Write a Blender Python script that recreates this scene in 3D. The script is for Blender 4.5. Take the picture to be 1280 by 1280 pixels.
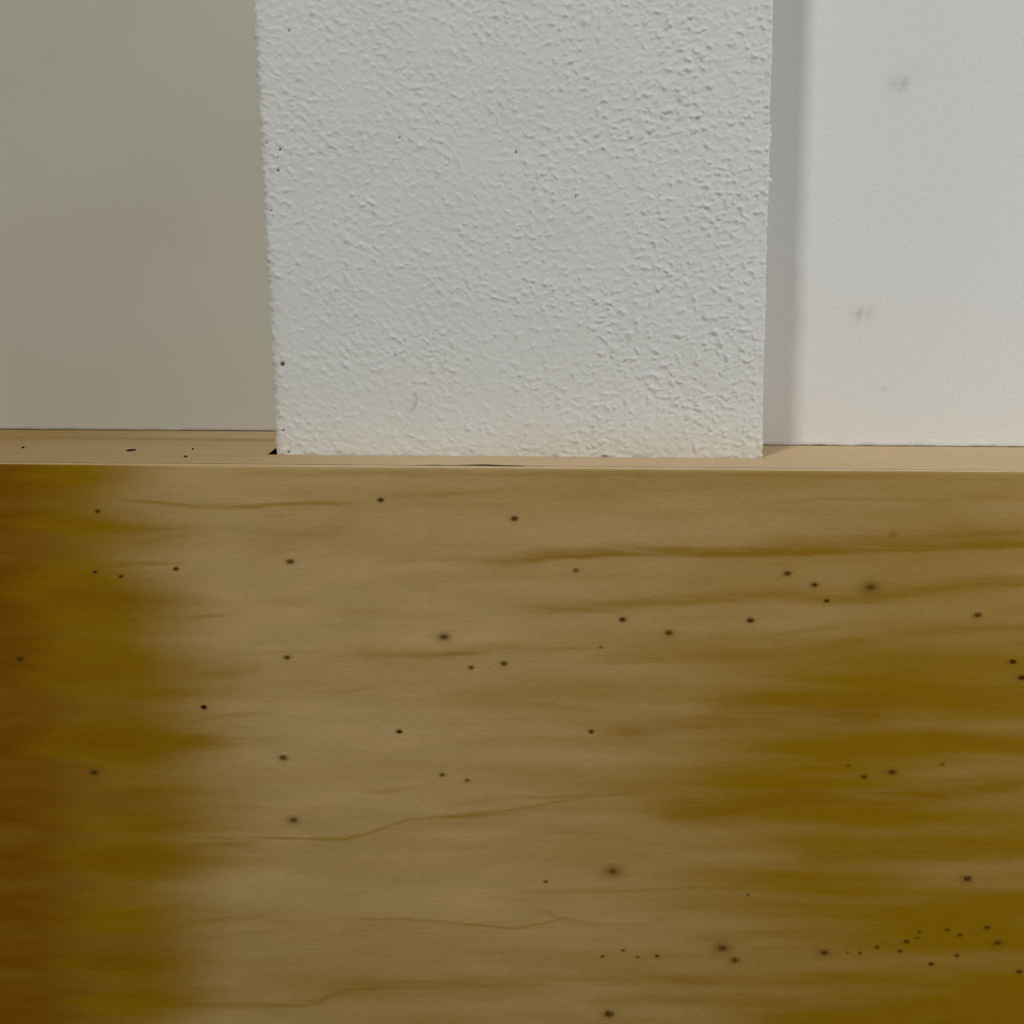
import bpy, math, random
import numpy as np
from mathutils import Matrix, Vector

# ------------------------------------------------------------------ camera
for o in list(bpy.data.objects):
    bpy.data.objects.remove(o)
SC = bpy.context.scene
COL = SC.collection
LEDGE_Z = 0.95            # top of the wooden ledge above the floor
CAM_H = 0.078             # camera height over the ledge
CAM = Vector((0.0, -0.6228, LEDGE_Z + CAM_H))
PITCH, ROLL = math.radians(9.6), 0.008
F = 1280.0                # focal length in pixels of the 1280 frame (36 mm on 36 mm)
cam_data = bpy.data.cameras.new('camera')
cam_data.lens, cam_data.sensor_width = 36.0, 36.0
cam_data.clip_start = 0.01
cam = bpy.data.objects.new('camera', cam_data)
COL.objects.link(cam)
ROT = Matrix.Rotation(math.pi / 2 - PITCH, 4, 'X') @ Matrix.Rotation(ROLL, 4, 'Z')
cam.matrix_world = Matrix.Translation(CAM) @ ROT
SC.camera = cam

# ------------------------------------------------------------------ world, lamps, exposure
world = bpy.data.worlds.new('room_light')
SC.world = world
world.use_nodes = True
bg = world.node_tree.nodes['Background']
bg.inputs['Color'].default_value = (0.95, 0.98, 1.0, 1)
bg.inputs['Strength'].default_value = 0.125


def lamp(name, loc, target, power, size, col, size_y=None):
    d = bpy.data.lights.new(name, 'AREA')
    d.energy = power
    d.color = col
    d.size = size
    if size_y:
        d.shape = 'RECTANGLE'
        d.size_y = size_y
    o = bpy.data.objects.new(name, d)
    COL.objects.link(o)
    o.location = loc
    o.rotation_euler = (Vector(target) - Vector(loc)).to_track_quat('-Z', 'Y').to_euler()
    return o


lamp('window_light', (1.25, -0.66, 1.28), (0.05, 0.1, 0.98), 5.7, 0.42, (0.985, 1.0, 0.955))
lamp('ceiling_lamp', (-1.2, -2.36, 3.6), (0.1, 0.1, 1.0), 53, 0.3, (0.985, 1.0, 0.94))

SC.view_settings.view_transform = 'Standard'
SC.view_settings.look = 'None'
SC.view_settings.exposure = 0.0
SC.view_settings.gamma = 1.0
SC.view_settings.use_curve_mapping = False

# ------------------------------------------------------------------ depth planes (y), measured along the room
Y_FRONT = 0.0             # face of the wooden panel
Y_SEAM = 0.0100           # joint between the panel and the ledge board
Y_PILLAR = 0.0636         # face of the plaster pillar
Y_RIGHT = 0.151           # right wall
Y_LEFT = 0.232            # left wall

R3 = np.array(ROT.to_3x3())
CAMV = np.array(CAM)


def at(px, py, y=None, z=None):
    """the point of a plane y=... (or z=...) that the photograph shows at a pixel"""
    px, py = np.asarray(px, float), np.asarray(py, float)
    d = np.stack([(px - 640) / F, (640 - py) / F, -np.ones_like(px)], -1) @ R3.T
    if y is not None:
        t = (y - CAMV[1]) / d[..., 1]
    else:
        t = (z - CAMV[2]) / d[..., 2]
    return CAMV + d * t[..., None]


# ------------------------------------------------------------------ numeric helpers
def perlin(x, y, seed=0):
    rng = np.random.RandomState(seed)
    perm = rng.permutation(256)
    ang = rng.rand(256) * 2 * math.pi
    gx, gy = np.cos(ang), np.sin(ang)
    x, y = np.broadcast_arrays(np.asarray(x, float), np.asarray(y, float))
    xi, yi = np.floor(x).astype(int), np.floor(y).astype(int)
    xf, yf = x - xi, y - yi
    u = xf * xf * xf * (xf * (xf * 6 - 15) + 10)
    v = yf * yf * yf * (yf * (yf * 6 - 15) + 10)

    def g(i, j):
        h = perm[(perm[(xi + i) & 255] + yi + j) & 255]
        return gx[h] * (xf - i) + gy[h] * (yf - j)
    a = g(0, 0) * (1 - u) + g(1, 0) * u
    b = g(0, 1) * (1 - u) + g(1, 1) * u
    return 1.5 * (a * (1 - v) + b * v)


def fbm(x, y, seed=0, octs=4, gain=0.5):
    s, a = 0, 1.0
    for k in range(octs):
        s = s + a * perlin(x * 2 ** k + 13.7 * k, y * 2 ** k + 7.1 * k, seed + k)
        a *= gain
    return s


def sstep(a, b, x):
    t = np.clip((x - a) / (b - a), 0, 1)
    return t * t * (3 - 2 * t)


def grid_mesh(name, P, mat, parent=None, attrs=None, smooth=True):
    """P: rows x cols x 3"""
    n, m = P.shape[:2]
    idx = np.arange(n * m).reshape(n, m)
    q = np.stack([idx[:-1, :-1], idx[:-1, 1:], idx[1:, 1:], idx[1:, :-1]], -1).reshape(-1, 4)
    return raw_mesh(name, P.reshape(-1, 3), q, mat, parent, attrs, smooth)


def raw_mesh(name, V, quads, mat, parent=None, attrs=None, smooth=True):
    me = bpy.data.meshes.new(name)
    me.vertices.add(len(V))
    me.vertices.foreach_set('co', np.ascontiguousarray(V, np.float32).ravel())
    k = quads.shape[1]
    me.loops.add(quads.size)
    me.loops.foreach_set('vertex_index', np.ascontiguousarray(quads, np.int32).ravel())
    me.polygons.add(len(quads))
    me.polygons.foreach_set('loop_start', np.arange(0, quads.size, k, dtype=np.int32))
    me.polygons.foreach_set('use_smooth', np.full(len(quads), smooth))
    me.update(calc_edges=True)
    me.validate()
    for an, av in (attrs or {}).items():
        a = me.attributes.new(an, 'FLOAT', 'POINT')
        a.data.foreach_set('value', np.ascontiguousarray(av, np.float32).ravel())
    me.materials.append(mat)
    o = bpy.data.objects.new(name, me)
    COL.objects.link(o)
    if parent:
        put_under(o, parent)
    return o


def put_under(o, parent):
    o.parent = parent
    if parent.type == 'EMPTY':
        o.matrix_parent_inverse = Matrix.Translation(-Vector(parent.location))


def poly_mesh(name, verts, faces, mat, parent=None, smooth=False):
    me = bpy.data.meshes.new(name)
    me.from_pydata([tuple(v) for v in verts], [], faces)
    me.update()
    for p in me.polygons:
        p.use_smooth = smooth
    me.materials.append(mat)
    o = bpy.data.objects.new(name, me)
    COL.objects.link(o)
    if parent:
        put_under(o, parent)
    return o


def box(name, lo, hi, mat, parent=None):
    x0, y0, z0 = lo
    x1, y1, z1 = hi
    v = [(x0, y0, z0), (x1, y0, z0), (x1, y1, z0), (x0, y1, z0), (x0, y0, z1), (x1, y0, z1), (x1, y1, z1), (x0, y1, z1)]
    f = [(0, 3, 2, 1), (4, 5, 6, 7), (0, 1, 5, 4), (1, 2, 6, 5), (2, 3, 7, 6), (3, 0, 4, 7)]
    return poly_mesh(name, v, f, mat, parent)


def empty(name, loc, label=None, cat=None, group=None):
    o = bpy.data.objects.new(name, None)
    COL.objects.link(o)
    o.location = loc
    o.empty_display_size = 0.05
    return tag(o, label, cat, group)


def tag(o, label=None, cat=None, group=None, kind=None):
    for k, v in (('label', label), ('category', cat), ('group', group), ('kind', kind)):
        if v:
            o[k] = v
    return o


# ------------------------------------------------------------------ materials
class NT:
    def __init__(self, name, rough=0.6, spec=0.3):
        self.m = bpy.data.materials.new(name)
        self.m.use_nodes = True
        self.t = self.m.node_tree
        self.b = self.t.nodes['Principled BSDF']
        self.b.inputs['Roughness'].default_value = rough
        self.b.inputs['Specular IOR Level'].default_value = spec

    def n(self, typ, **kw):
        nd = self.t.nodes.new(typ)
        for k, v in kw.items():
            setattr(nd, k, v)
        return nd

    def l(self, a, b):
        self.t.links.new(a, b)

    def attr(self, name):
        return self.n('ShaderNodeAttribute', attribute_name=name).outputs['Fac']

    def coords(self, scale):
        tc = self.n('ShaderNodeTexCoord')
        mp = self.n('ShaderNodeMapping')
        mp.inputs['Scale'].default_value = scale
        self.l(tc.outputs['Object'], mp.inputs['Vector'])
        return mp.outputs['Vector']

    def noise(self, scale, detail=3, rough=0.55, dist=0.0):
        nz = self.n('ShaderNodeTexNoise')
        nz.inputs['Scale'].default_value = 1.0
        nz.inputs['Detail'].default_value = detail
        nz.inputs['Roughness'].default_value = rough
        nz.inputs['Distortion'].default_value = dist
        self.l(self.coords(scale), nz.inputs['Vector'])
        return nz.outputs['Fac']

    def rng(self, v, a, b, c, d):
        mr = self.n('ShaderNodeMapRange')
        for i, x in zip(('From Min', 'From Max', 'To Min', 'To Max'), (a, b, c, d)):
            mr.inputs[i].default_value = x
        self.l(v, mr.inputs['Value'])
        return mr.outputs['Result']

    def math(self, op, a, b=None):
        nd = self.n('ShaderNodeMath', operation=op)
        for i, v in enumerate((a, b)):
            if v is None:
                continue
            if isinstance(v, (int, float)):
                nd.inputs[i].default_value = v
            else:
                self.l(v, nd.inputs[i])
        return nd.outputs[0]

    def mix(self, fac, a, b, blend='MIX'):
        nd = self.n('ShaderNodeMix', data_type='RGBA', blend_type=blend)
        for s, v in ((nd.inputs[0], fac), (nd.inputs[6], a), (nd.inputs[7], b)):
            if isinstance(v, (int, float)):
                s.default_value = v
            elif isinstance(v, tuple):
                s.default_value = (*v, 1) if len(v) == 3 else v
            else:
                self.l(v, s)
        return nd.outputs[2]

    def gray(self, v):
        c = self.n('ShaderNodeCombineColor')
        for i in range(3):
            self.l(v, c.inputs[i])
        return c.outputs[0]

    def bump(self, h, dist, strength=1.0, prev=None):
        bp = self.n('ShaderNodeBump')
        bp.inputs['Distance'].default_value = dist
        bp.inputs['Strength'].default_value = strength
        self.l(h, bp.inputs['Height'])
        if prev:
            self.l(prev, bp.inputs['Normal'])
        self.l(bp.outputs['Normal'], self.b.inputs['Normal'])
        return bp.outputs['Normal']

    def color(self, c):
        self.l(c, self.b.inputs['Base Color'])


def mat_plaster():
    t = NT('rough_white_plaster', 0.55, 0.3)
    c = t.mix(t.rng(t.noise((22, 22, 22), 2), 0.3, 0.7, 0, 1), (0.785, 0.795, 0.765), (0.81, 0.808, 0.79))
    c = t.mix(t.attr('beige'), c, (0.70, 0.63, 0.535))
    c = t.mix(t.attr('dirt'), c, (0.03, 0.025, 0.02))
    t.color(c)
    t.bump(t.noise((900, 900, 900), 2), 0.00018, 0.6)
    return t.m


def mat_wall(name, ca, cb, amp):
    t = NT(name, 0.5, 0.3)
    c = t.mix(t.rng(t.noise((7, 7, 7), 2), 0.35, 0.65, 0, 1), ca, cb)
    c = t.mix(t.attr('dirt'), c, (0.27, 0.25, 0.205))
    t.color(c)
    t.bump(t.noise((380, 380, 560), 3, 0.6), amp, 0.8)
    return t.m


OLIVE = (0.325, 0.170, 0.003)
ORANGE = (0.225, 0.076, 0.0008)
DARK = (0.052, 0.016, 0.004)


def mat_face():
    t = NT('oiled_plywood_face', 0.6, 0.04)
    blot = t.rng(t.noise((14, 14, 60), 4), 0.25, 0.75, 0, 1)
    c = t.mix(blot, (0.510, 0.342, 0.138), (0.610, 0.410, 0.192))
    c = t.mix(t.attr('olive_tone'), c, OLIVE)
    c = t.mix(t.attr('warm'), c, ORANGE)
    g0 = t.rng(t.noise((170, 170, 1100), 4, 0.7), 0.25, 0.75, 0.88, 1.12)
    c = t.mix(1.0, c, t.gray(g0), 'MULTIPLY')
    g1 = t.rng(t.noise((26, 26, 1100), 4, 0.6), 0.25, 0.75, 0.93, 1.07)
    c = t.mix(1.0, c, t.gray(g1), 'MULTIPLY')
    tick = t.rng(t.noise((130, 130, 900), 2, 0.5), 0.62, 0.76, 1.0, 0.88)
    c = t.mix(1.0, c, t.gray(tick), 'MULTIPLY')
    c = t.mix(t.attr('halo'), c, (0.165, 0.082, 0.006))
    c = t.mix(t.attr('knot'), c, DARK)
    t.color(c)
    t.bump(t.noise((40, 40, 1300), 3), 0.00008, 0.5)
    return t.m


def mat_ledge():
    t = NT('sanded_plywood_ledge', 0.6, 0.2)
    blot = t.rng(t.noise((5, 60, 60), 4), 0.3, 0.7, 0, 1)
    c = t.mix(blot, (0.745, 0.535, 0.318), (0.675, 0.475, 0.275))
    xyz = t.n('ShaderNodeSeparateXYZ')
    t.l(t.coords((1, 1, 1)), xyz.inputs[0])
    wob = t.rng(t.noise((5, 9, 9), 3), 0.2, 0.8, -0.06, 0.06)
    end = t.rng(t.math('ADD', xyz.outputs['X'], wob), -0.40, -0.04, 0.95, 0.0)      # browner toward the left end
    c = t.mix(end, c, (0.405, 0.245, 0.075))
    yy = t.math('ADD', xyz.outputs['Y'], t.rng(t.noise((4, 1, 1), 2), 0.2, 0.8, -0.012, 0.012))
    lane = t.math('MULTIPLY', t.rng(t.math('ABSOLUTE', t.math('SUBTRACT', yy, 0.158)), 0.0, 0.022, 0.6, 0.0),
                  t.rng(xyz.outputs['X'], -0.05, -0.2, 0.0, 1.0))
    c = t.mix(lane, c, (0.33, 0.185, 0.035))
    fine = t.rng(t.noise((40, 420, 420), 3), 0.3, 0.7, 0.93, 1.06)
    c = t.mix(1.0, c, t.gray(fine), 'MULTIPLY')
    t.color(c)
    t.bump(t.noise((60, 700, 700), 3), 0.0001, 0.5)
    return t.m


def mat_edge():
    t = NT('pale_bare_plywood_edge', 0.65, 0.2)
    c = t.mix(t.rng(t.noise((70, 250, 250), 4), 0.3, 0.7, 0, 1), (0.82, 0.64, 0.44), (0.64, 0.46, 0.27))
    xyz = t.n('ShaderNodeSeparateXYZ')
    t.l(t.coords((1, 1, 1)), xyz.inputs[0])
    c = t.mix(t.rng(xyz.outputs['X'], -0.40, -0.06, 0.9, 0.0), c, (0.47, 0.30, 0.125))
    t.color(c)
    return t.m


def mat_plain(name, col, rough=0.8):
    t = NT(name, rough, 0.15)
    c = t.mix(t.noise((900, 900, 900), 2), tuple(0.7 * x for x in col), tuple(min(1, 1.3 * x) for x in col))
    t.color(c)
    return t.m


M_PLASTER = mat_plaster()
M_LEFT = mat_wall('smooth_warm_grey_paint', (0.66, 0.632, 0.55), (0.635, 0.605, 0.518), 0.0001)
M_RIGHT = mat_wall('rolled_white_paint', (0.770, 0.780, 0.785), (0.775, 0.770, 0.760), 0.0006)
M_FACE = mat_face()
M_LEDGE = mat_ledge()
M_EDGE = mat_edge()
M_FLOOR = mat_plain('grey_floor', (0.30, 0.28, 0.26))
M_CRUMB = mat_plain('dark_crumb', (0.012, 0.008, 0.005))
M_HAIR = mat_plain('grey_hair', (0.13, 0.12, 0.11))

# ------------------------------------------------------------------ structure: floor and the two walls
HALF = 1.3
tag(box('floor', (-HALF, -2.2, -0.05), (HALF, 0.45, 0.0), M_FLOOR), kind='structure')


def wall(name, x0, x1, y, mat, rag, bead, smudges):
    """painted wall: sheet that ends a hair above the ledge, with a rebate the ledge board runs into"""
    xs = np.arange(x0, x1 + 1e-6, 0.0035)
    zb = np.concatenate([np.arange(0, 0.008, 0.0006), np.arange(0.008, 0.05, 0.0035), np.arange(0.05, 0.55, 0.007), [0.7, 1.0, 1.5]])
    X, Z = np.meshgrid(xs, zb)
    k = (Z / 0.008).clip(0, 1)
    low = 0.00035 + rag * fbm(X / 0.012, X * 0, 31, 3)
    ZZ = LEDGE_Z + Z + low * (1 - k)
    YY = y - bead * np.exp(-((Z - 0.0016) / 0.0022) ** 2) * (0.7 + 0.8 * fbm(X / 0.009, Z / 0.004, 41, 3)).clip(0, 2)
    YY = YY + 0.0006 * fbm(X / 0.12, Z / 0.2, 44, 2)
    front = np.stack([X, YY, ZZ], -1)
    b1 = front[:1].copy()
    b1[..., 1] = y + 0.012
    b2 = b1.copy()
    b2[..., 2] = 0.0
    P = np.concatenate([b2, b1, front], 0)
    hz = P[..., 2] - LEDGE_Z
    grime = 0.85 * np.exp(-(hz.clip(0, None) / (0.0017 + 0.0008 * fbm(P[..., 0] / 0.012, 0 * hz, 51, 3))) ** 2) * (0.75 + 0.5 * fbm(P[..., 0] / 0.02, hz / 0.003, 53, 3))
    dirt = np.where(hz > -0.01, grime, 0)
    for sx, sy, rx, ry, s in smudges:
        c = at(sx, sy, y=y)
        e = np.exp(-(((P[..., 0] - c[0]) / (rx * 0.0006)) ** 2 + ((P[..., 2] - c[2]) / (ry * 0.0006)) ** 2))
        dirt = np.maximum(dirt, s * e * (0.5 + 0.5 * fbm(P[..., 0] / 0.004, P[..., 2] / 0.004, 5, 2)).clip(0, 1.3))
    return tag(grid_mesh(name, P, mat, attrs={'dirt': dirt.clip(0, 1)}), kind='structure')


# corners of the pillar on its face plane
TL, BL = at(314, 0, y=Y_PILLAR), at(345.5, 568, y=Y_PILLAR)
TR, BR = at(967, 0, y=Y_PILLAR), at(952.5, 573, y=Y_PILLAR)

wall('wall_left', -HALF, BL[0] + 0.02, Y_LEFT, M_LEFT, 0.0001, 0.0002, [(290, 495, 5, 4, 0.25), (345, 535, 3, 5, 0.5)])
wall('wall_right', BR[0] - 0.02, HALF, Y_RIGHT, M_RIGHT, 0.00035, 0.0005,
     [(1124, 104, 11, 9, 0.75), (1147, 84, 7, 6, 0.3), (1078, 392, 12, 7, 0.75), (1056, 112, 3, 3, 0.3), (1105, 487, 7, 3, 0.3)])

# ------------------------------------------------------------------ plaster pillar


def edge_x(z):
    l = BL[0] + (TL[0] - BL[0]) * (z - BL[2]) / (TL[2] - BL[2])
    r = BR[0] + (TR[0] - BR[0]) * (z - BR[2]) / (TR[2] - BR[2])
    return l, r


ztop = TL[2] + 0.25
zs = np.concatenate([[0.0, 0.5, 0.85], np.arange(LEDGE_Z - 0.02, ztop, 0.00078), np.linspace(ztop + 0.01, 2.45, 30)])
SIDE = 0.26
rl, rr = 0.0042, 0.0016
nfront = 440
cols = []      # (fraction across the face, depth, normal angle from -y toward +x)
for d in np.concatenate([np.linspace(SIDE, 0.03, 6)[:-1], np.linspace(0.03, rl, 24)[:-1]]):
    cols.append((-1, 0.0, d, -math.pi / 2))
for a in np.linspace(-math.pi / 2, 0, 10):
    cols.append((0, rl + rl * math.sin(a), rl - rl * math.cos(a), a))
for f in np.linspace(0, 1, nfront)[1:-1]:
    cols.append((2, f, 0.0, 0.0))
for a in np.linspace(0, math.pi / 2, 7):
    cols.append((1, -rr + rr * math.sin(a), rr - rr * math.cos(a), a))
for d in np.concatenate([np.linspace(rr, 0.03, 20)[1:], np.linspace(0.03, SIDE, 6)[1:]]):
    cols.append((3, 0.0, d, math.pi / 2))
mode = np.array([c[0] for c in cols])
ca, cd, cn = (np.array([c[i] for c in cols]) for i in (1, 2, 3))
L, R = edge_x(zs)
L, R = L[:, None], R[:, None]
Xp = np.where(mode == -1, L, np.where(mode == 0, L + ca, np.where(mode == 2, L + rl + (R - L - rl - rr) * ca, np.where(mode == 1, R + ca, R))))
Yp = Y_PILLAR + np.broadcast_to(cd, Xp.shape)
Zp = np.broadcast_to(zs[:, None], Xp.shape)
U = Xp + np.where(mode <= 0, -1, 1) * np.broadcast_to(cd, Xp.shape)      # unrolled coordinate


def plaster_height(u, z):
    w = 0.0022 * perlin(u / 0.012, z / 0.012, 3)
    u, z = u * 1.12, z * 1.12
    u2, z2 = u + w, z + 0.0022 * perlin(u / 0.012 + 40, z / 0.012, 4)
    side = sstep(-0.06, 0.08, u)
    # left half: ridges fall to the right; right half: ridges rise to the right
    a1, a2 = math.radians(-33), math.radians(22)
    f1 = fbm((u2 * math.cos(a1) + z2 * math.sin(a1)) / 0.0082, (-u2 * math.sin(a1) + z2 * math.cos(a1)) / 0.0042, 11, 4, 0.6)
    f2 = fbm((u2 * math.cos(a2) + z2 * math.sin(a2)) / 0.0078, (-u2 * math.sin(a2) + z2 * math.cos(a2)) / 0.0040, 21, 4, 0.62)
    f = f1 * (1 - side) + f2 * side
    f = np.where(f > 0, f, 0.55 * f)
    lumps = fbm(u2 / 0.0052, z2 / 0.0044, 61, 4, 0.55)
    lumps = (lumps - 0.22).clip(0, None) * 1.5
    patch = (0.78 + 0.45 * perlin(u / 0.045, z / 0.04, 8)).clip(0.35, 1.4)
    amt = 0.70 + 0.45 * sstep(-0.1, 0.16, u)
    return patch * amt * (0.00056 * f + 0.00120 * lumps) + 0.0005 * perlin(u / 0.05, z / 0.06, 71)


H = plaster_height(U, Zp)
near_base = np.exp(-((Zp - LEDGE_Z) / 0.013) ** 2)
H = H + near_base * (0.0008 * fbm(U / 0.011, Zp / 0.006, 91, 4, 0.55) * (0.7 + 0.8 * perlin(U / 0.05, Zp / 0.05, 97)).clip(0.1, 1.5) + 0.0002)
# ragged arris on the left
edge = np.exp(-((U - L - 0.001) / 0.0035) ** 2)
H = H + edge * 0.0007 * fbm(U / 0.006, Zp / 0.005, 95, 4, 0.6)
H = np.where((mode == 3) | (mode == -1), H * 0.6, H)
H = H * (1 - sstep(ztop - 0.05, ztop, Zp))
# small pits in the paint, and one larger chip on the left arris
PITS = [(361, 38, 2.6), (333, 178, 2.2), (350, 187, 2.4), (347, 197, 2.0), (347.5, 213, 3.2), (338.5, 263, 2.2), (353, 455, 5.5),
        (354, 538, 2.6), (361, 565, 3.0), (499, 172, 2.2), (645, 190, 3.0), (719.5, 246.5, 2.2), (494, 444, 2.4), (666, 238, 1.6), (338, 457, 2.0)]
pit = np.zeros_like(Xp)
front_like = (mode >= 0) & (mode <= 2)
for px, py, r in PITS:
    c = at(px, py, y=Y_PILLAR)
    q = ((Xp - c[0]) ** 2 + (Zp - c[2]) ** 2) / (r * 0.00032) ** 2
    pit = np.maximum(pit, np.exp(-q) * front_like)
H = H - 0.0012 * pit
Pp = np.stack([Xp + np.sin(cn) * H, Yp - np.cos(cn) * H, Zp], -1)
dirt = (pit * 1.9 - 0.55).clip(0, 1)
zrel = Zp - LEDGE_Z
soil_and_shade = np.exp(-(zrel.clip(0, None) / (0.016 + 0.010 * perlin(U / 0.05, 0 * U, 15))) ** 2) * (0.15 + 0.38 * sstep(-0.06, 0.02, U))
soil_and_shade = soil_and_shade + 0.6 * np.exp(-(((U - L) / 0.006)) ** 2) * (0.6 + 0.6 * perlin(U / 0.02, Zp / 0.03, 18)).clip(0, 1)  # shade of the rounded left arris, painted into the tint
soil_and_shade = soil_and_shade + 0.10 * (perlin(U / 0.08, Zp / 0.06, 19)).clip(0, 1)
tag(grid_mesh('plaster_pillar', Pp, M_PLASTER, None, {'beige': soil_and_shade.clip(0, 1), 'dirt': dirt}),
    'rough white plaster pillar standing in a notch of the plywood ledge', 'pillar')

# ------------------------------------------------------------------ ledge board (lies behind the panel, notched round the pillar)
LEDGE_TAGS = ('pale sanded plywood ledge board running along the top between panel and walls', 'ledge')
FRONT_Y0 = Y_SEAM + 0.0013
kl = at(334.6, 567.8, z=LEDGE_Z)      # front left corner of the notch
kt = at(346.0, 559.5, z=LEDGE_Z)      # where the slanted saw cut meets the pillar
kr = at(954.3, 573.2, z=LEDGE_Z)
ny = Y_PILLAR - 0.0002
nxs = np.concatenate([[-HALF], np.arange(-0.40, 0.401, 0.004), [HALF]])


def front_edge(x):
    px = 640 + F * x / 0.66
    open_gap = 0.0055 * math.exp(-((px - 610) / 30) ** 2) + 0.0040 * math.exp(-((px - 538) / 14) ** 2)
    n = float(fbm(np.array(x / 0.05), np.array(0.3), 33, 3))
    return FRONT_Y0 + open_gap * (0.75 + 0.6 * n) + 0.0009 * max(-1.1, min(1.0, n))


outline = [(x, front_edge(x)) for x in nxs]
outline += [(HALF, Y_RIGHT + 0.009), (BR[0] - 0.012, Y_RIGHT + 0.009), (BR[0] + 0.0005, Y_RIGHT - 0.01), (kr[0] - 0.0004, Y_PILLAR + 0.02), (kr[0], ny + 0.0005),
            (kr[0] - 0.0012, ny)]
nb = 60
for k in range(nb + 1):                # front lip of the notch, slightly torn
    x = kr[0] - 0.002 + (kl[0] - 0.0018 - kr[0] + 0.002) * k / nb
    outline.append((x, ny - 0.0009 + 0.0006 * float(perlin(np.array(x / 0.013), np.array(0.5), 37))))
outline += [(kl[0] - 0.0030, ny - 0.0001), (kl[0] + 0.0002, ny + 0.0009), (kt[0] - 0.0002, kt[1]), (BL[0] - 0.0003, Y_LEFT - 0.01), (BL[0] + 0.012, Y_LEFT + 0.009), (-HALF, Y_LEFT + 0.009)]

import bmesh
bm = bmesh.new()
TH = 0.018
top = [bm.verts.new((x, y, LEDGE_Z)) for x, y in outline]
f = bm.faces.new(top)
f.normal_update()
if f.normal.z < 0:
    f.normal_flip()
ext = bmesh.ops.extrude_face_region(bm, geom=[f])
low = [v for v in ext['geom'] if isinstance(v, bmesh.types.BMVert)]
for v in low:                          # undercut added to the cut faces so notch and seam go dark
    v.co.z -= TH
    if v.co.y < 0.03:
        v.co.y += 0.022 if -0.062 < v.co.x < 0.012 else 0.005
    elif abs(v.co.x) < 0.25:
        if v.co.x < BL[0] + 0.001 and v.co.y < Y_LEFT - 0.005:
            v.co.x -= 0.045
            v.co.y += 0.02
        elif v.co.x > BR[0] - 0.001 and v.co.y < Y_RIGHT - 0.005:
            v.co.x += 0.02
            v.co.y += 0.01
bmesh.ops.triangulate(bm, faces=[q for q in bm.faces if len(q.verts) > 4], ngon_method='BEAUTY')
bmesh.ops.recalc_face_normals(bm, faces=bm.faces)
me = bpy.data.meshes.new('plywood_ledge')
bm.to_mesh(me)
bm.free()
me.materials.append(M_LEDGE)
lb = bpy.data.objects.new('plywood_ledge', me)
COL.objects.link(lb)
tag(lb, *LEDGE_TAGS)

# ------------------------------------------------------------------ plywood panel: figure of the veneer
panel = empty('plywood_wainscot', (0, 0, 0), 'broad oiled plywood wainscot with small brown knots, below the ledge in front of the pillar', 'wainscot')

PANEL_TOP = LEDGE_Z - 0.0002
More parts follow.
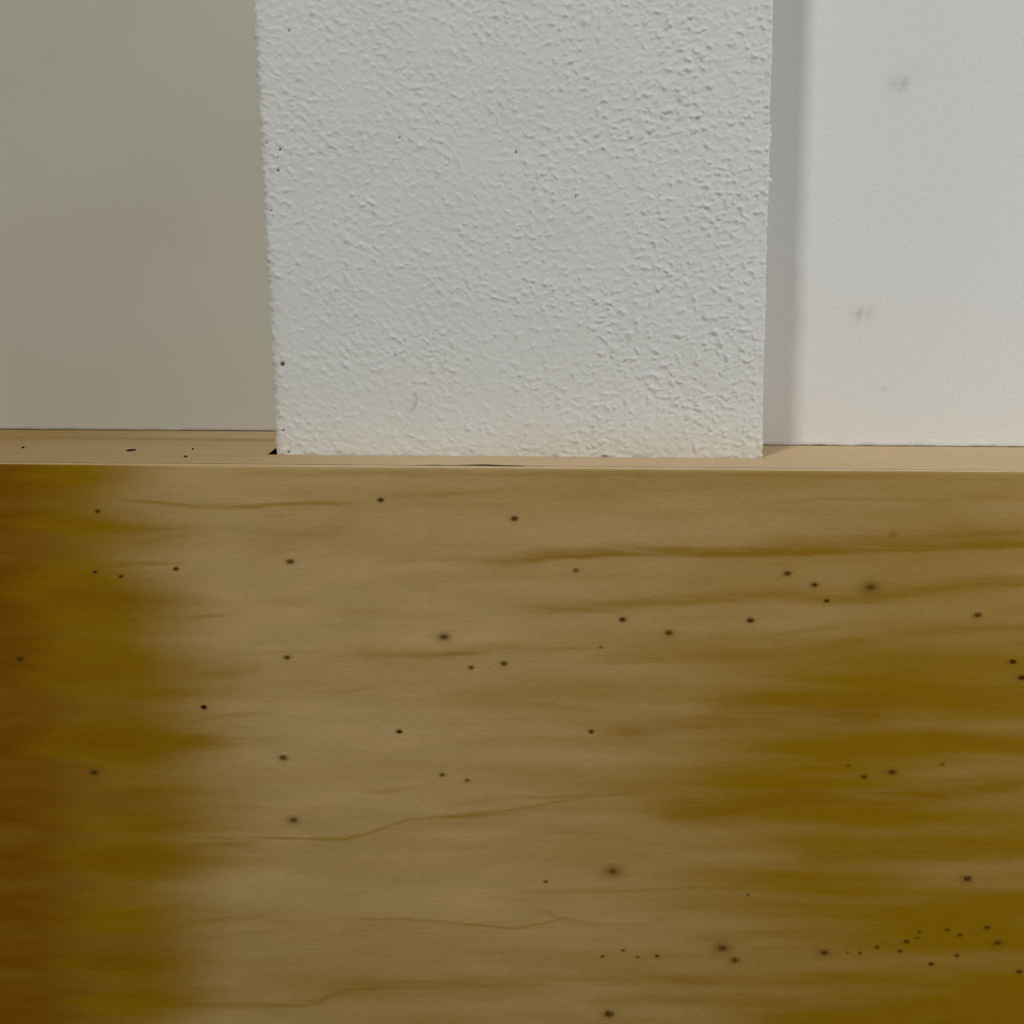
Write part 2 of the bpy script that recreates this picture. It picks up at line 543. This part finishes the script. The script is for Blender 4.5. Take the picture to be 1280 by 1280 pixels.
# streaks of dark heartwood: [(x, y) ...], half width above / below (pixels of the photo), strength, warmth
STREAKS = [
    ([(650, 701), (715, 696), (760, 692), (840, 692), (960, 692), (1085, 689), (1180, 684), (1300, 681)], 8, 3.5, .85, .2), ([(480, 701), (540, 699), (660, 702)], 6, 3, .3, .1),
    ([(960, 683), (1050, 679), (1180, 672), (1300, 668)], 14, 12, .35, .35),
    ([(660, 764), (780, 760), (850, 753), (900, 748), (960, 747), (1030, 750), (1085, 751), (1150, 743), (1200, 735), (1300, 727)], 9, 5, .6, .05),
    ([(1085, 742), (1130, 738), (1200, 731), (1300, 724)], 8, 9, .35, .1),
    ([(960, 795), (1000, 790), (1045, 784)], 3, 3, .4, 0), ([(1040, 806), (1100, 795), (1180, 790), (1300, 784)], 7, 6, .5, .1),
    ([(740, 826), (800, 826), (900, 822), (960, 820), (1060, 812)], 7, 5, .35, 0),
    ([(890, 871), (960, 868), (1100, 865), (1300, 860)], 4, 30, .7, .15),
    ([(940, 896), (1000, 893), (1070, 890), (1110, 893)], 16, 18, .42, .6),
    ([(760, 916), (900, 906), (1000, 910)], 12, 9, .45, .3),
    ([(1080, 915), (1234, 927), (1300, 930)], 10, 9, .55, .2),
    ([(830, 1014), (900, 1012), (1010, 998), (1100, 1000), (1230, 985), (1300, 975)], 14, 14, .75, .25),
    ([(960, 1016), (1040, 1016), (1110, 1013)], 5, 3, .4, .1),
    ([(1000, 1068), (1060, 1064), (1150, 1067), (1300, 1068)], 12, 12, .65, .1),
    ([(640, 1115), (800, 1112), (960, 1110), (1020, 1108)], 2.5, 2, .4, 0), ([(900, 1102), (960, 1098)], 9, 9, .35, 0),
    ([(1140, 1117), (1240, 1116), (1300, 1112)], 3, 4, .35, .1),
    ([(860, 1168), (960, 1168), (1030, 1166), (1060, 1172)], 6, 12, .4, .1),
    ([(420, 1232), (640, 1228), (760, 1224), (960, 1228), (1280, 1232)], 8, 7, .4, .15),
    ([(740, 1252), (860, 1248), (960, 1250), (1280, 1262)], 10, 12, .45, .2), ([(960, 1275), (1280, 1276)], 8, 12, .35, .4),
    ([(560, 1018), (640, 1013), (700, 1001), (740, 994), (800, 990)], 1.8, 2, .5, 0), ([(600, 998), (680, 997), (740, 992)], 2, 2, .35, 0),
    ([(640, 1040), (720, 1042), (790, 1050)], 7, 9, .2, .15), ([(640, 1159), (690, 1152), (702, 1146)], 1.5, 1.5, .45, 0),
    ([(676, 1136), (700, 1146), (730, 1153), (770, 1157), (800, 1154), (825, 1149)], 2.5, 6, .35, 0),
    ([(230, 1047), (320, 1047), (360, 1048), (430, 1048), (450, 1044), (470, 1038), (490, 1030), (510, 1024), (560, 1020), (640, 1017)], 1.5, 2.4, .62, 0),
    ([(470, 1042), (500, 1033), (560, 1026), (640, 1024)], 5, 12, .22, .15), ([(560, 1008), (620, 1000)], 2, 2, .25, 0),
    ([(430, 1147), (480, 1150), (560, 1152), (640, 1159), (680, 1158)], 1.3, 1.6, .5, 0), ([(600, 1190), (640, 1190)], 2, 2, .3, 0),
    ([(320, 1256), (380, 1256), (400, 1253), (412, 1243), (430, 1237), (480, 1235), (640, 1233)], 1.8, 2, .5, 0), ([(385, 1251), (412, 1247), (428, 1242)], 3, 5, .6, 0),
    ([(470, 990), (500, 986), (530, 981)], 2, 2, .35, 0), ([(320, 1166), (345, 1164)], 2, 2, .5, 0), ([(430, 1170), (440, 1170)], 1.5, 1.5, .4, 0),
    ([(-20, 1075), (80, 1068), (130, 1062), (240, 1057), (330, 1053)], 3, 6, .55, .1), ([(160, 1082), (220, 1078), (280, 1075)], 4, 4, .5, 0),
    ([(200, 1165), (220, 1160), (245, 1152), (330, 1145)], 2, 3, .45, 0), ([(60, 1276), (110, 1262), (130, 1256), (240, 1255), (330, 1254)], 2, 4, .55, .1),
    ([(60, 914), (160, 921), (230, 928), (278, 930)], 11, 7, .95, .1), ([(230, 905), (280, 896), (330, 892)], 2, 3, .4, 0),
    ([(150, 622), (200, 628), (240, 632), (320, 632), (400, 628), (445, 628)], 2.5, 3, .6, 0), ([(340, 645), (372, 643)], 2, 2, .45, 0),
    ([(160, 664), (235, 659)], 2.5, 2.5, .6, 0), ([(160, 680), (240, 668)], 3, 3, .4, .1), ([(150, 776), (220, 774), (280, 769)], 3, 3, .55, 0),
    ([(200, 850), (320, 838)], 7, 7, .4, 0), ([(120, 707), (220, 706)], 3, 2, .5, 0), ([(480, 620), (560, 617), (640, 612)], 3, 2, .3, 0),
    ([(450, 818), (530, 820), (580, 815), (650, 808)], 6, 5, .4, 0), ([(540, 820), (590, 817)], 2.5, 2.5, .5, 0), ([(400, 868), (460, 862)], 2, 2, .35, 0),
    ([(320, 690), (400, 668), (450, 650)], 16, 14, .2, .2), ([(600, 705), (660, 706)], 9, 9, .25, .3), ([(340, 752), (380, 753)], 6, 6, .25, 0),
    ([(430, 765), (480, 763)], 4, 4, .25, 0), ([(560, 876), (680, 880)], 10, 12, .12, .2), ([(540, 905), (640, 898)], 9, 9, .18, .1),
    ([(320, 922), (345, 925)], 8, 8, .25, .1), ([(300, 592), (640, 594), (960, 594), (1280, 598)], 3, 3, .25, .2), ([(980, 627), (1080, 623), (1280, 624)], 2, 2, .3, .2),
    ([(760, 602), (800, 603)], 2, 2, .4, .2), ([(1150, 630), (1280, 612)], 9, 9, .25, .1), ([(640, 812), (740, 811)], 2, 2, .35, 0),
]
# knots: x, y, radius, halo radius, core strength
KNOTS = [(122, 639, 3.2, 6, .8), (119, 715, 3, 5, .8), (151, 720.5, 3, 5, .8), (220, 711, 3.6, 6, .85), (25, 824, 4.5, 13, .8), (255, 884, 4.4, 6, 1), (118, 965.5, 4, 14, .85),
         (476, 625, 3.8, 7, .85), (363, 702, 4.5, 9, .75), (359, 822, 4, 8, .7), (555, 796, 5, 15, .75), (589, 834.5, 3.6, 6, .75), (630, 829.5, 4.6, 8, .75), (643, 648, 4.6, 8, .85),
         (720, 713, 3, 7, .55), (778, 774.5, 4, 8, .9), (836, 791, 4.6, 10, .75), (938, 775.5, 4.4, 9, .9), (751, 809, 2, 4, .5), (984, 717, 4, 9, .75), (1018, 731, 4, 9, .8),
         (1033, 751, 3.4, 6, .85), (1088, 734, 5, 20, .7), (1222, 769, 4.6, 9, .85), (1266, 827, 4.6, 8, .9), (1277, 847, 4.6, 12, .9), (1116, 668, 5, 10, .15),
         (499, 914.5, 4, 6, .95), (354, 947, 5, 10, .75), (367, 1025, 4.5, 13, .65), (553, 968.5, 3.4, 7, .6), (584, 975.5, 3, 6, .55), (739, 914.5, 3.6, 6, .8), (766, 1089, 4.6, 20, .65),
         (682, 1102, 2.6, 5, .7), (935, 1118.5, 2.4, 4, .5), (779, 1188, 2.6, 5, .65), (753, 1195.5, 2.6, 5, .65), (797, 1196.5, 2.2, 4, .6), (821, 1195, 3, 5, .7),
         (903, 1185, 5, 20, .7), (918, 1200, 4.4, 13, .65), (761, 1267.5, 6.5, 14, .85), (1030, 1191, 4.6, 14, .75), (1059.5, 1190.5, 1.8, 3, .8), (1075, 1191.3, 2.4, 3, 1),
         (1096, 1184, 3, 6, .7), (1133, 1177, 4, 7, .7), (1125, 1189, 3.2, 6, .55), (1149, 1164.5, 2.6, 5, .55), (1147, 1172.5, 2.6, 5, .45), (1184, 1162.5, 3.6, 7, .5),
         (1200, 1169, 3.4, 6, .6), (1196, 1194.5, 3.4, 6, .6), (1164, 1205, 3.8, 6, .8), (1234, 1159.5, 4.2, 9, .6), (1247, 1178.5, 4.8, 13, .6), (1274, 1214.5, 4.2, 8, .8),
         (1115, 965, 4.8, 12, .85), (1080, 971, 4, 8, .55), (1061, 957, 2.6, 5, .35), (1178, 955.5, 2.6, 5, .35), (1209, 1098.5, 5.2, 12, .85)]
PXM = 0.6228 / F * 1.02     # metres per pixel on the panel, near enough for the widths


def veneer(x, z):
    """figure of the veneer at points of the panel face (metres)"""
    x, z = np.asarray(x, float), np.asarray(z, float)
    olive_tone = np.zeros_like(x)
    warm = np.zeros_like(x)
    wob = 0.0012 * fbm(x / 0.05, z / 0.012, 101, 3)
    for pts, wu, wd, s, wm in STREAKS:
        pp = np.array(pts, float)
        c = at(pp[:, 0], pp[:, 1], y=Y_FRONT)
        xa, xb = c[0, 0], c[-1, 0]
        fade = 0.018
        sel = (x > xa - fade) & (x < xb + fade)
        if not sel.any():
            continue
        xs, zs_ = x[sel], z[sel]
        zc = np.interp(xs, c[:, 0], c[:, 2])
        dz = (zs_ + wob[sel] - zc) / PXM
        w = np.where(dz > 0, wu, wd) * 1.15
        taper = sstep(xa - fade, xa + fade, xs) * (1 - sstep(xb - fade, xb + fade, xs))
        rag = (0.92 + 0.5 * fbm(xs / 0.05, zs_ / 0.0035, 111, 4)).clip(0.3, 1.3)
        g = s * np.exp(-(dz / w) ** 2) * taper * rag
        olive_tone[sel] = olive_tone[sel] + g * (1 - olive_tone[sel].clip(0, 1))
        warm[sel] = np.maximum(warm[sel], g * wm)
    # broad darker, more saturated zones: the left end, and the lower right
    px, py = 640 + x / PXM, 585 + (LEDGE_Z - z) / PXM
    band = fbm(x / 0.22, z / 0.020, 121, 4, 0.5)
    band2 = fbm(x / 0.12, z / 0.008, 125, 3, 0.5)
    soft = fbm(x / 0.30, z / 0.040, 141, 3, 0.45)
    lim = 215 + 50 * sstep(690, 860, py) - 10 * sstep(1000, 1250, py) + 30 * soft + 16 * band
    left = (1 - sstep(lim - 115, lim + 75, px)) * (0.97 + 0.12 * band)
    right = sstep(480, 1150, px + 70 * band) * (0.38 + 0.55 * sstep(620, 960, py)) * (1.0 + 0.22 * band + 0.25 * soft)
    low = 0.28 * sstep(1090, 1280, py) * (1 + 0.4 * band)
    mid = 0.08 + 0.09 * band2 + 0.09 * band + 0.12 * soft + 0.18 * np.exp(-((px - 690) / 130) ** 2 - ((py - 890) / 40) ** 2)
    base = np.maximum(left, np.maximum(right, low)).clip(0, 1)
    olive_tone = 1 - (1 - olive_tone.clip(0, 1)) * (1 - base) * (1 - mid.clip(0, 0.5))
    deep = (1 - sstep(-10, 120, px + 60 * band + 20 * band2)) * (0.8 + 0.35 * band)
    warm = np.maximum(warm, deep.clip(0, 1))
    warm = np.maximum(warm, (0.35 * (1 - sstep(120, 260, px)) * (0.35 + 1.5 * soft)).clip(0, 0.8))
    halo = np.zeros_like(x)
    knot = np.zeros_like(x)
    jit = fbm(x / 0.0022, z / 0.0016, 131, 2)
    for kx, ky, r, hr, s in KNOTS:
        if r < 1:
            continue
        c = at(kx, ky, y=Y_FRONT)
        dx, dz = (x - c[0]) / PXM, (z - c[2]) / PXM
        near = (np.abs(dx) < hr * 3) & (np.abs(dz) < hr * 3)
        if not near.any():
            continue
        dxn, dzn = dx[near], dz[near]
        q = np.sqrt((dxn / (r * 1.15)) ** 2 + (dzn / (r * 0.82)) ** 2) + 0.22 * jit[near]
        core = s * (1 - sstep(0.45, 1.15, q))
        if r >= 4.4 and s < 0.9:        # paler ring cracks inside the larger knots
            core = core * (0.84 + 0.16 * np.cos(dxn / r * 6.0 + kx + 1.5 * dzn / r))
        q2 = (dxn / (hr * 0.85)) ** 2 + (dzn / (hr * 0.55)) ** 2
        h = (0.75 if s > 0.3 else 0.35) * np.exp(-q2 * 1.6)
        knot[near] = np.maximum(knot[near], core)
        halo[near] = np.maximum(halo[near], h)
    return {'olive_tone': olive_tone.clip(0, 1), 'warm': warm.clip(0, 1), 'halo': halo.clip(0, 1), 'knot': knot.clip(0, 1)}


# front veneer: a fine sheet in the middle, its top arris slightly eased
zlow = at(640, 1330, y=0)[2]
xl, xr = at(-60, 1000, y=0)[0], at(1340, 600, y=0)[0]
xs = np.concatenate([np.linspace(-HALF, xl - 0.01, 60), np.arange(xl, xr, 0.00074), np.linspace(xr + 0.01, HALF, 60)])
zv = np.concatenate([np.linspace(0.0, zlow - 0.01, 40), np.arange(zlow, PANEL_TOP - 0.0012, 0.00074), [PANEL_TOP - 0.0009, PANEL_TOP - 0.0005, PANEL_TOP - 0.0002, PANEL_TOP]])
Xv, Zv = np.meshgrid(xs, zv)
ease = np.clip((Zv - (PANEL_TOP - 0.0010)) / 0.0010, 0, 1)
Yv = 0.0008 * (1 - np.sqrt(1 - (0.999 * ease) ** 2))
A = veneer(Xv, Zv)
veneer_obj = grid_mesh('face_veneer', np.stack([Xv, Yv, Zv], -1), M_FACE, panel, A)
box('plywood_core', (-HALF, 0.0009, 0.0), (HALF, Y_SEAM, PANEL_TOP), M_EDGE, panel)['label'] = 'pale bare plywood edge along the top of the panel'

# the larger knots: plugs of their own, standing a hair proud of the veneer
for kx, ky, r, hr, s in KNOTS:
    if r < 4.4 or s < 0.3:
        continue
    c = at(kx, ky, y=Y_FRONT)
    nr, ns = 9, 26
    rr_ = np.linspace(0, 1, nr)[:, None] * hr * 1.1 * PXM
    th = np.linspace(0, 2 * math.pi, ns, endpoint=False)[None, :]
    kxw, kzw = c[0] + rr_ * np.cos(th), c[2] + 0.75 * rr_ * np.sin(th)
    kyw = -0.00012 * (1 - (np.linspace(0, 1, nr)[:, None] ** 4)) + 0 * th - 0.00002
    V = np.stack([kxw, kyw, kzw], -1).reshape(-1, 3)
    idx = np.arange(nr * ns).reshape(nr, ns)
    nxt = np.roll(idx, -1, axis=1)
    q = np.stack([idx[:-1], idx[1:], nxt[1:], nxt[:-1]], -1).reshape(-1, 4)
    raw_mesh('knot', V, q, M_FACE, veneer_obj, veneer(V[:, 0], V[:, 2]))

# ------------------------------------------------------------------ dirt lying on the ledge, hair on the pillar
def crumb(px, py, lx, ly, h, rot, label, seed):
    rng = random.Random(seed)
    c = at(px, py, z=LEDGE_Z)
    b = bmesh.new()
    bmesh.ops.create_icosphere(b, subdivisions=2, radius=1.0)
    for v in b.verts:
        k = 1 + 0.28 * math.sin(3 * v.co.x + seed) * math.cos(4 * v.co.y + seed * 2) + 0.12 * rng.uniform(-1, 1)
        v.co = Vector((v.co.x * lx * k, v.co.y * ly * k, v.co.z * h * k))
    m_ = bpy.data.meshes.new('crumb')
    b.to_mesh(m_)
    b.free()
    m_.materials.append(M_CRUMB)
    o = bpy.data.objects.new('crumb', m_)
    COL.objects.link(o)
    zmin = min(v.co.z for v in m_.vertices)
    o.location = (c[0], c[1], LEDGE_Z - zmin)
    o.rotation_euler = (0, 0, rot)
    tag(o, label, 'crumb', 'crumbs on the ledge')
    return o


crumb(163.5, 563.8, 0.0042, 0.0009, 0.0006, 1.12, 'long dark splinter of dirt on the left ledge, largest of the crumbs', 2)
crumb(29, 560.5, 0.0009, 0.0009, 0.0006, 0, 'round dark crumb at the far left end of the ledge', 3)
crumb(232, 571.3, 0.0010, 0.0008, 0.0005, 0.3, 'small dark crumb near the front edge of the left ledge', 4)
crumb(241, 562, 0.0005, 0.0007, 0.0006, 0.2, 'upright dark speck in the middle of the left ledge between splinter and pillar', 6)

pts = [at(x, y, y=Y_PILLAR - 0.0011) for x, y in ((518.5, 490), (520, 494), (520.6, 499), (520, 504), (517, 509), (513, 514))]
cu = bpy.data.curves.new('hair', 'CURVE')
cu.dimensions = '3D'
cu.bevel_depth = 0.00011
cu.bevel_resolution = 1
sp = cu.splines.new('NURBS')
sp.points.add(len(pts) - 1)
sp.use_endpoint_u = True
for p_, v in zip(sp.points, pts):
    p_.co = (*v, 1)
tmp = bpy.data.objects.new('hair_curve', cu)
COL.objects.link(tmp)
bpy.context.view_layer.update()
hm = bpy.data.meshes.new_from_object(tmp.evaluated_get(bpy.context.evaluated_depsgraph_get()))
bpy.data.objects.remove(tmp)
bpy.data.curves.remove(cu)
hm.materials.clear()
hm.materials.append(M_HAIR)
hair = bpy.data.objects.new('hair', hm)
COL.objects.link(hair)
tag(hair, 'fine curved grey hair stuck to the white pillar near its foot', 'hair')
